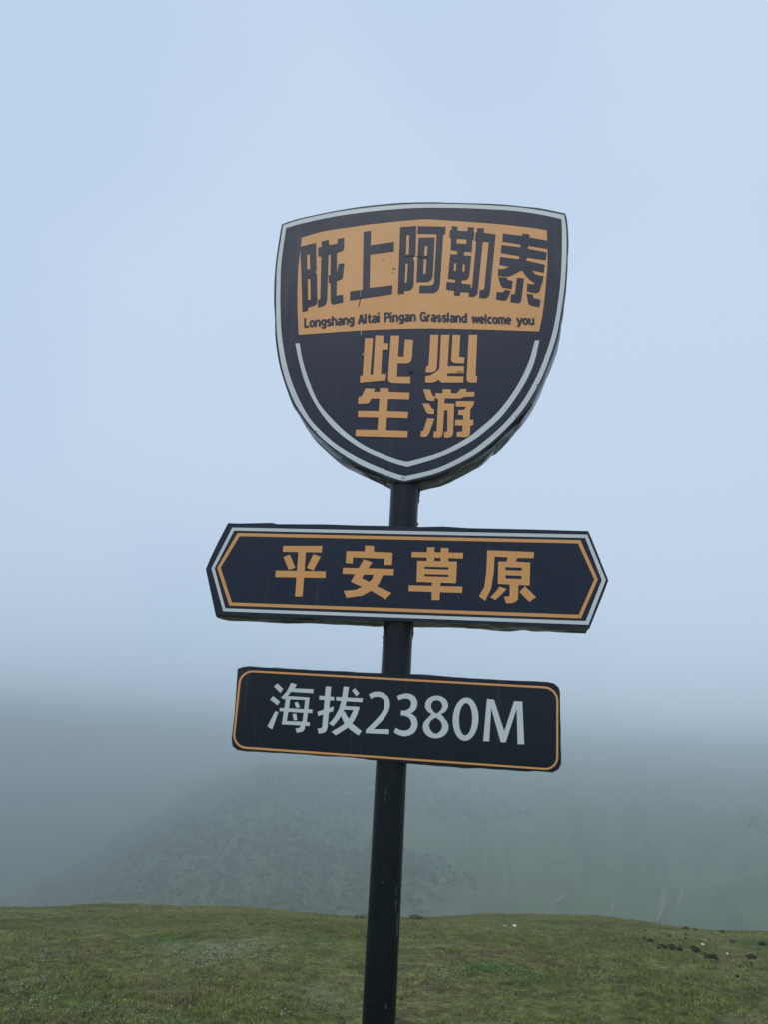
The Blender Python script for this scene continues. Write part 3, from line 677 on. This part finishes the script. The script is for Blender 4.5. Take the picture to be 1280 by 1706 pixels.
def blades(nb, rad, h0, h1, w, mat, seed):
    r = random.Random(seed); V, F = [], []
    for _ in range(nb):
        a = r.uniform(0, 6.283); q = rad * math.sqrt(r.random()); x, y = q * math.cos(a), q * math.sin(a)
        h = r.uniform(h0, h1); b = r.uniform(0, 6.283); lean = r.uniform(.2, 1.1) * h; ww = w * r.uniform(.6, 1.3)
        ca, sa = math.cos(b), math.sin(b); s_ = len(V)
        V += [(x - sa * ww, y + ca * ww, -.005), (x + sa * ww, y - ca * ww, -.005), (x + ca * lean * .35 + sa * ww * .8, y + sa * lean * .35 - ca * ww * .8, h * .6), (x + ca * lean * .35 - sa * ww * .8, y + sa * lean * .35 + ca * ww * .8, h * .6), (x + ca * lean, y + sa * lean, h)]
        F += [(s_, s_ + 1, s_ + 2, s_ + 3), (s_ + 3, s_ + 2, s_ + 4)]
    me = bpy.data.meshes.new('tuft'); me.from_pydata(V, [], F); me.update(); me.materials.append(mat); return me

def scatter_polar(nn, r0, r1, az0, az1):
    r = np.sqrt(rng.uniform(r0 ** 2, r1 ** 2, nn)); a = np.radians(rng.uniform(az0, az1, nn))
    return r * np.sin(a), r * np.cos(a)

# ------------------------------------------------------------------ clods and scraps on the grass
def clod_mesh(seed, mat):
    r = random.Random(seed); bm = bmesh.new(); parts = [(0, 0, 1.0)] + [(r.uniform(-.9, .9), r.uniform(-.6, .6), r.uniform(.3, .6)) for _ in range(5)]
    for (x, y, q) in parts:
        g = bmesh.ops.create_icosphere(bm, subdivisions=2, radius=.55 * q)
        for v_ in g['verts']:
            v_.co *= 1 + r.uniform(-.16, .16); v_.co.z = v_.co.z * .62 + .12; v_.co.x += x * .6; v_.co.y += y * .6
    me = bpy.data.meshes.new('mud_clod'); bm.to_mesh(me); bm.free(); me.materials.append(mat); return me
clods = [clod_mesh(k, M_MUD) for k in range(4)]; earths = [clod_mesh(k + 9, M_EARTH) for k in range(2)]
CLEAR = []
def place(name, me, px, py, wpx, label, cat, group=None, hs=1.0):
    p = hit(px, py)
    if p is None:
        p = hit(px, py + 4)
        if p is None: return
    o = bpy.data.objects.new(name, me); COL.objects.link(o); dist = (p - EYE).length
    s_ = wpx / FPX * dist / 1.25
    CLEAR.append((p.x, p.y, s_ * .55)); p.z += .008; o.location = p; o.scale = (s_, s_, s_ * hs * 1.5); o.rotation_euler = (0, 0, random.uniform(-.5, .5)); tag(o, label, cat, group); return o
K = (1040, 1530, 5.3333)
small = [(100, 90, 15), (190, 103, 18), (410, 165, 30), (555, 148, 25), (550, 180, 30), (185, 180, 30), (240, 205, 50), (345, 245, 30), (315, 265, 30), (380, 265, 40), (430, 250, 46), (440, 277, 40), (500, 275, 50), (365, 292, 30), (625, 270, 44), (655, 295, 56), (690, 212, 36),
         (722, 325, 42), (460, 340, 25), (975, 210, 38), (1020, 212, 22), (1075, 407, 30), (1135, 412, 35), (1060, 440, 40), (1010, 520, 25), (880, 102, 40), (930, 102, 20), (555, 97, 50), (640, 107, 36), (1240, 232, 50), (60, 255, 20), (430, 338, 18)]
WHERE = ['speck-like clod at the far left end of the scattered clods', 'small clod on the brow, second from the left end', 'round clod standing alone above the left cluster', 'upper clod of the close pair behind the clusters', 'lower clod of the close pair behind the clusters',
 'left clod of the slanting pair above the left cluster', 'larger right clod of the slanting pair above the left cluster', 'upper left clod of the left cluster', 'leftmost clod of the left cluster', 'middle clod of the left cluster', 'largest clod of the left cluster, near its right end',
 'lower clod of the left cluster, under its largest clod', 'rightmost clod of the left cluster', 'lower left clod of the left cluster', 'upper left clod of the cluster beside the white scrap', 'broad clod of the cluster beside the white scrap', 'small clod just above the white scrap',
 'low clod touching the top of the largest clod', 'small clod below the left cluster, right of its neighbour', 'clod right of the white scrap, left of a pair', 'smaller clod right of the white scrap, right of a pair', 'left clod of the trio low at the right edge', 'right clod of the trio low at the right edge',
 'lowest clod of the trio low at the right edge', 'lowest of all the clods in the right grass', 'wider clod of the pair on the far right brow', 'narrower clod of the pair on the far right brow', 'wide flat clod on the brow above the close pair', 'flat clod on the brow right of the wide flat clod',
 'flat clod touching the right edge of the photo', 'small clod left of the slanting pair and below it', 'small clod below the left cluster, left of its neighbour']
for k, (x, y, w) in enumerate(small):
    q = crop(*K, [(x, y)])[0]
    place('mud_clod', clods[k % 4], q[0], q[1] + w / 5.3 * .2, w / 5.333, 'dark ' + WHERE[k], 'mud clod', 'dark clods scattered in the grass at right', .8)
q = crop(*K, [(790, 378)])[0]; place('mud_clod', clods[1], q[0], q[1], 17, 'largest dark mud clod in the grass at right, below the white scrap', 'mud clod', None, .85)
q = crop(*K, [(1140, 360)])[0]; place('mud_clod', clods[2], q[0], q[1], 13, 'flat dark clod standing alone near the right edge of the grass', 'mud clod', None, .6)
place('earth_clod', earths[0], 594, 1527, 9, 'brown earth clod on the grass brow left of the pole, farther from the pole', 'earth clod', None, 1.1)
place('earth_clod', earths[1], 604, 1527, 10, 'brown earth clod on the grass brow left of the pole, nearer the pole', 'earth clod', None, 1.1)
place('earth_clod', earths[1], 693, 1530, 17, 'low brown heap of earth on the grass brow just right of the pole', 'earth clod', None, .6)
for (x, y, w, l_) in [(898, 1549, 7, 'right of the two white scraps'), (1003, 1544, 10, 'at right, tallest and darkest'), (754, 1543, 5, 'nearest to the pole on its right side'), (1075, 1551, 5, 'farthest right, before the dark clods'), (970, 1551, 9, 'left of the tallest one, wide and flat'), (990, 1556, 4, 'just below the tallest one'), (877, 1559, 4, 'below and right of the two white scraps')]:
    place('earth_clod', earths[(x + w) % 2], x, y, w, 'small brown earth clod on the brow ' + l_, 'earth clod', 'small brown clods along the brow', .7)
def scrap(seed):
    r = random.Random(seed); V = []; F = []
    for i in range(4):
        for j in range(4): V.append((i * .33 - .5 + r.uniform(-.1, .1), j * .33 - .5 + r.uniform(-.1, .1), r.uniform(.05, .6)))
    for i in range(3):
        for j in range(3): F.append((i * 4 + j, (i + 1) * 4 + j, (i + 1) * 4 + j + 1, i * 4 + j + 1))
    me = bpy.data.meshes.new('white_scrap'); me.from_pydata(V, [], F); me.update(); me.materials.append(M_SCRAP); return me
for (x, y, w, l) in [(1173, 1577, 6, 'crumpled white scrap among the dark clods at right'), (1213, 1592, 4, 'tiny pale scrap in the grass right of the largest clod'), (842, 1545, 5, 'small white scrap on the brow right of the pole, left of a pair'),
                     (858, 1545, 6, 'small white scrap on the brow right of the pole, right of a pair')]:
    place('white_scrap', scrap(x), x, y, w, l, 'scrap')

X, Y = scatter_polar(84000, 2.0, 25.5, -38, 38)
_ok = np.ones(len(X), bool)
for (cx_, cy_, cr_) in CLEAR:
    l_ = math.hypot(cx_, cy_); u_ = (X * cx_ + Y * cy_) / l_ - l_; v_2 = np.abs(X * cy_ - Y * cx_) / l_
    _ok &= ~((v_2 < cr_) & (u_ > -cr_ - .16) & (u_ < cr_))
X, Y = X[_ok], Y[_ok]
dens = fbm(X * 1.3, Y * 1.3, 3); keep = rng.random(len(X)) < np.clip(0.8 + dens * 1.4, 0.25, 1); X, Y = X[keep], Y[keep]
Z = height(X, Y); nn = len(X)
sz = np.clip(0.85 + 0.9 * fbm(X * 0.7 + 9, Y * 0.7, 3) + rng.normal(0, .15, nn), .35, 1.7)
gn_scatter('grass', np.stack([X, Y, Z], -1), np.stack([rng.normal(0, .1, nn), rng.normal(0, .1, nn), rng.uniform(0, 6.28, nn)], -1), np.stack([sz ** .5, sz ** .5, sz], -1), rng.integers(0, 4, nn),
           [blades(34, .085, .010, .030, .0028, M_BLADE, k) for k in range(4)], M_BLADE, 'short olive and brownish grass covering the hilltop behind the signpost', 'grass')

# pale whitish plants in loose patches
pts = []
for (px, py, wx, wy, k) in [(350, 1592, 70, 14, 900), (390, 1582, 60, 8, 300), (150, 1540, 45, 8, 260), (250, 1532, 30, 4, 60), (80, 1590, 30, 7, 90), (60, 1648, 60, 20, 140), (740, 1628, 40, 12, 160), (1000, 1628, 40, 10, 110), (480, 1527, 40, 5, 70),
                            (640, 1640, 600, 60, 700), (860, 1630, 60, 6, 60), (1250, 1640, 30, 5, 30), (900, 1555, 90, 6, 60), (200, 1690, 160, 12, 120), (520, 1690, 60, 10, 60)]:
    for _ in range(int(k * .5)):
        p = hit(px + random.gauss(0, wx * .7), py + random.gauss(0, wy * .8))
        if p is not None and p.length < 26: pts.append(p)
def petals(seed):
    r = random.Random(seed); V, F = [], []
    for _ in range(7):
        x, y, z = r.uniform(-.03, .03), r.uniform(-.03, .03), r.uniform(.012, .036); a = r.uniform(0, 6.28); w = r.uniform(.002, .0055)
        s_ = len(V); V += [(x + w * math.cos(a + k * 1.571), y + w * math.sin(a + k * 1.571), z + r.uniform(-.004, .004)) for k in range(4)]; F.append((s_, s_ + 1, s_ + 2, s_ + 3))
    me = bpy.data.meshes.new('petals'); me.from_pydata(V, [], F); me.update(); me.materials.append(M_PALE); return me
PT = np.array([tuple(p) for p in pts]); nn = len(PT)
gn_scatter('pale_flowers', PT, np.stack([rng.normal(0, .2, nn), rng.normal(0, .2, nn), rng.uniform(0, 6.28, nn)], -1), np.repeat(rng.uniform(.7, 1.5, nn)[:, None], 3, 1), rng.integers(0, 3, nn), [petals(k) for k in range(3)], M_PALE,
           'loose patches of tiny whitish plants scattered in the grass', 'flowers')

# bushes over the far slope
def bush(seed):
    r = random.Random(seed); V, F = [], []
    lob = [(r.uniform(-.6, .6), r.uniform(-.6, .6), r.uniform(.2, .8), r.uniform(.35, .6)) for _ in range(6)]
    for (lx, ly, lz, lr) in lob:
        for _ in range(150):
            d_ = Vector((r.gauss(0, 1), r.gauss(0, 1), r.gauss(0, 1))).normalized() * lr * r.uniform(.75, 1.05); c_ = Vector((lx, ly, lz)) + d_
            u = Vector((r.gauss(0, 1), r.gauss(0, 1), r.gauss(0, 1))).normalized(); w = u.orthogonal().normalized(); s_ = len(V); k = r.uniform(.05, .12)
            V += [tuple(c_ + u * k), tuple(c_ + w * k), tuple(c_ - u * k), tuple(c_ - w * k)]; F.append((s_, s_ + 1, s_ + 2, s_ + 3))
    me = bpy.data.meshes.new('bush_source'); me.from_pydata(V, [], F); me.update(); me.materials.append(M_BUSH); return me
X, Y = scatter_polar(40000, 75, 330, -30, 32)
az = np.degrees(np.arctan2(X, Y)); dn = fbm(X * .02 + 3, Y * .02, 3) + np.interp(az, [-2, 14], [.45, -.6])
keep = rng.random(len(X)) < np.clip(dn * 1.3 + .15, 0, .85); X, Y = X[keep], Y[keep]; nn = len(X)
s3 = rng.uniform(.3, .9, nn)
gn_scatter('bushes', np.stack([X, Y, height(X, Y) - .1], -1), np.stack([np.zeros(nn), np.zeros(nn), rng.uniform(0, 6.28, nn)], -1), np.stack([s3, s3, s3 * rng.uniform(.7, 1.1, nn)], -1), rng.integers(0, 4, nn), [bush(k) for k in range(4)], M_BUSH,
           'dark scrub covering the far slope, half lost in fog', 'bushes')

# worn tracks and erosion scars on the far slope
def far_path(pxs, w, label):
    pts = []
    for (x, y) in smoothpts(pxs, 8):
        dd = ray(x, y); t = np.linspace(70, 900, 6000); Q = np.outer(t, np.array(dd)) + np.array(EYE); b = Q[:, 2] < height(Q[:, 0], Q[:, 1])
        if b.any(): pts.append(Vector(Q[int(np.argmax(b))]))
    V, F = [], []
    for i, p in enumerate(pts):
        a = pts[max(0, i - 1)]; b = pts[min(len(pts) - 1, i + 1)]; tdir = (b - a); tdir.z = 0
        s_ = Vector((-tdir.y, tdir.x, 0)).normalized() * w * .4 * random.uniform(.4, 1.2) * (0.5 + math.sin(math.pi * i / max(1, len(pts) - 1)))
        for e in (-1, 1):
            q = p + s_ * e; V.append((q.x, q.y, float(height(q.x, q.y)) + .25))
    for i in range(len(pts) - 1): F.append((2 * i, 2 * i + 1, 2 * i + 3, 2 * i + 2))
    if F: tag(meshobj('path', V, F, M_PATH), label, 'path', kind='structure')
far_path([(1085, 1386), (1106, 1382), (1130, 1384), (1160, 1396), (1196, 1406)], 1.0, 'pale worn track curving across the foggy slope at right')
far_path([(1108, 1362), (1110, 1372), (1108, 1380)], 1.3, 'short pale gully above the curving track')
far_path([(1026, 1502), (1020, 1520), (1010, 1534)], .7, 'pale erosion scar low on the slope, left of the wider one')
far_path([(960, 1478), (940, 1496), (918, 1514)], .6, 'faint slanting erosion scar on the lower slope')
far_path([(1110, 1484), (1106, 1505), (1098, 1538)], 1.0, 'wider pale erosion scar low on the slope at right')
far_path([(1138, 1480), (1136, 1498), (1130, 1514)], .6, 'small erosion scar beside the wider scar')
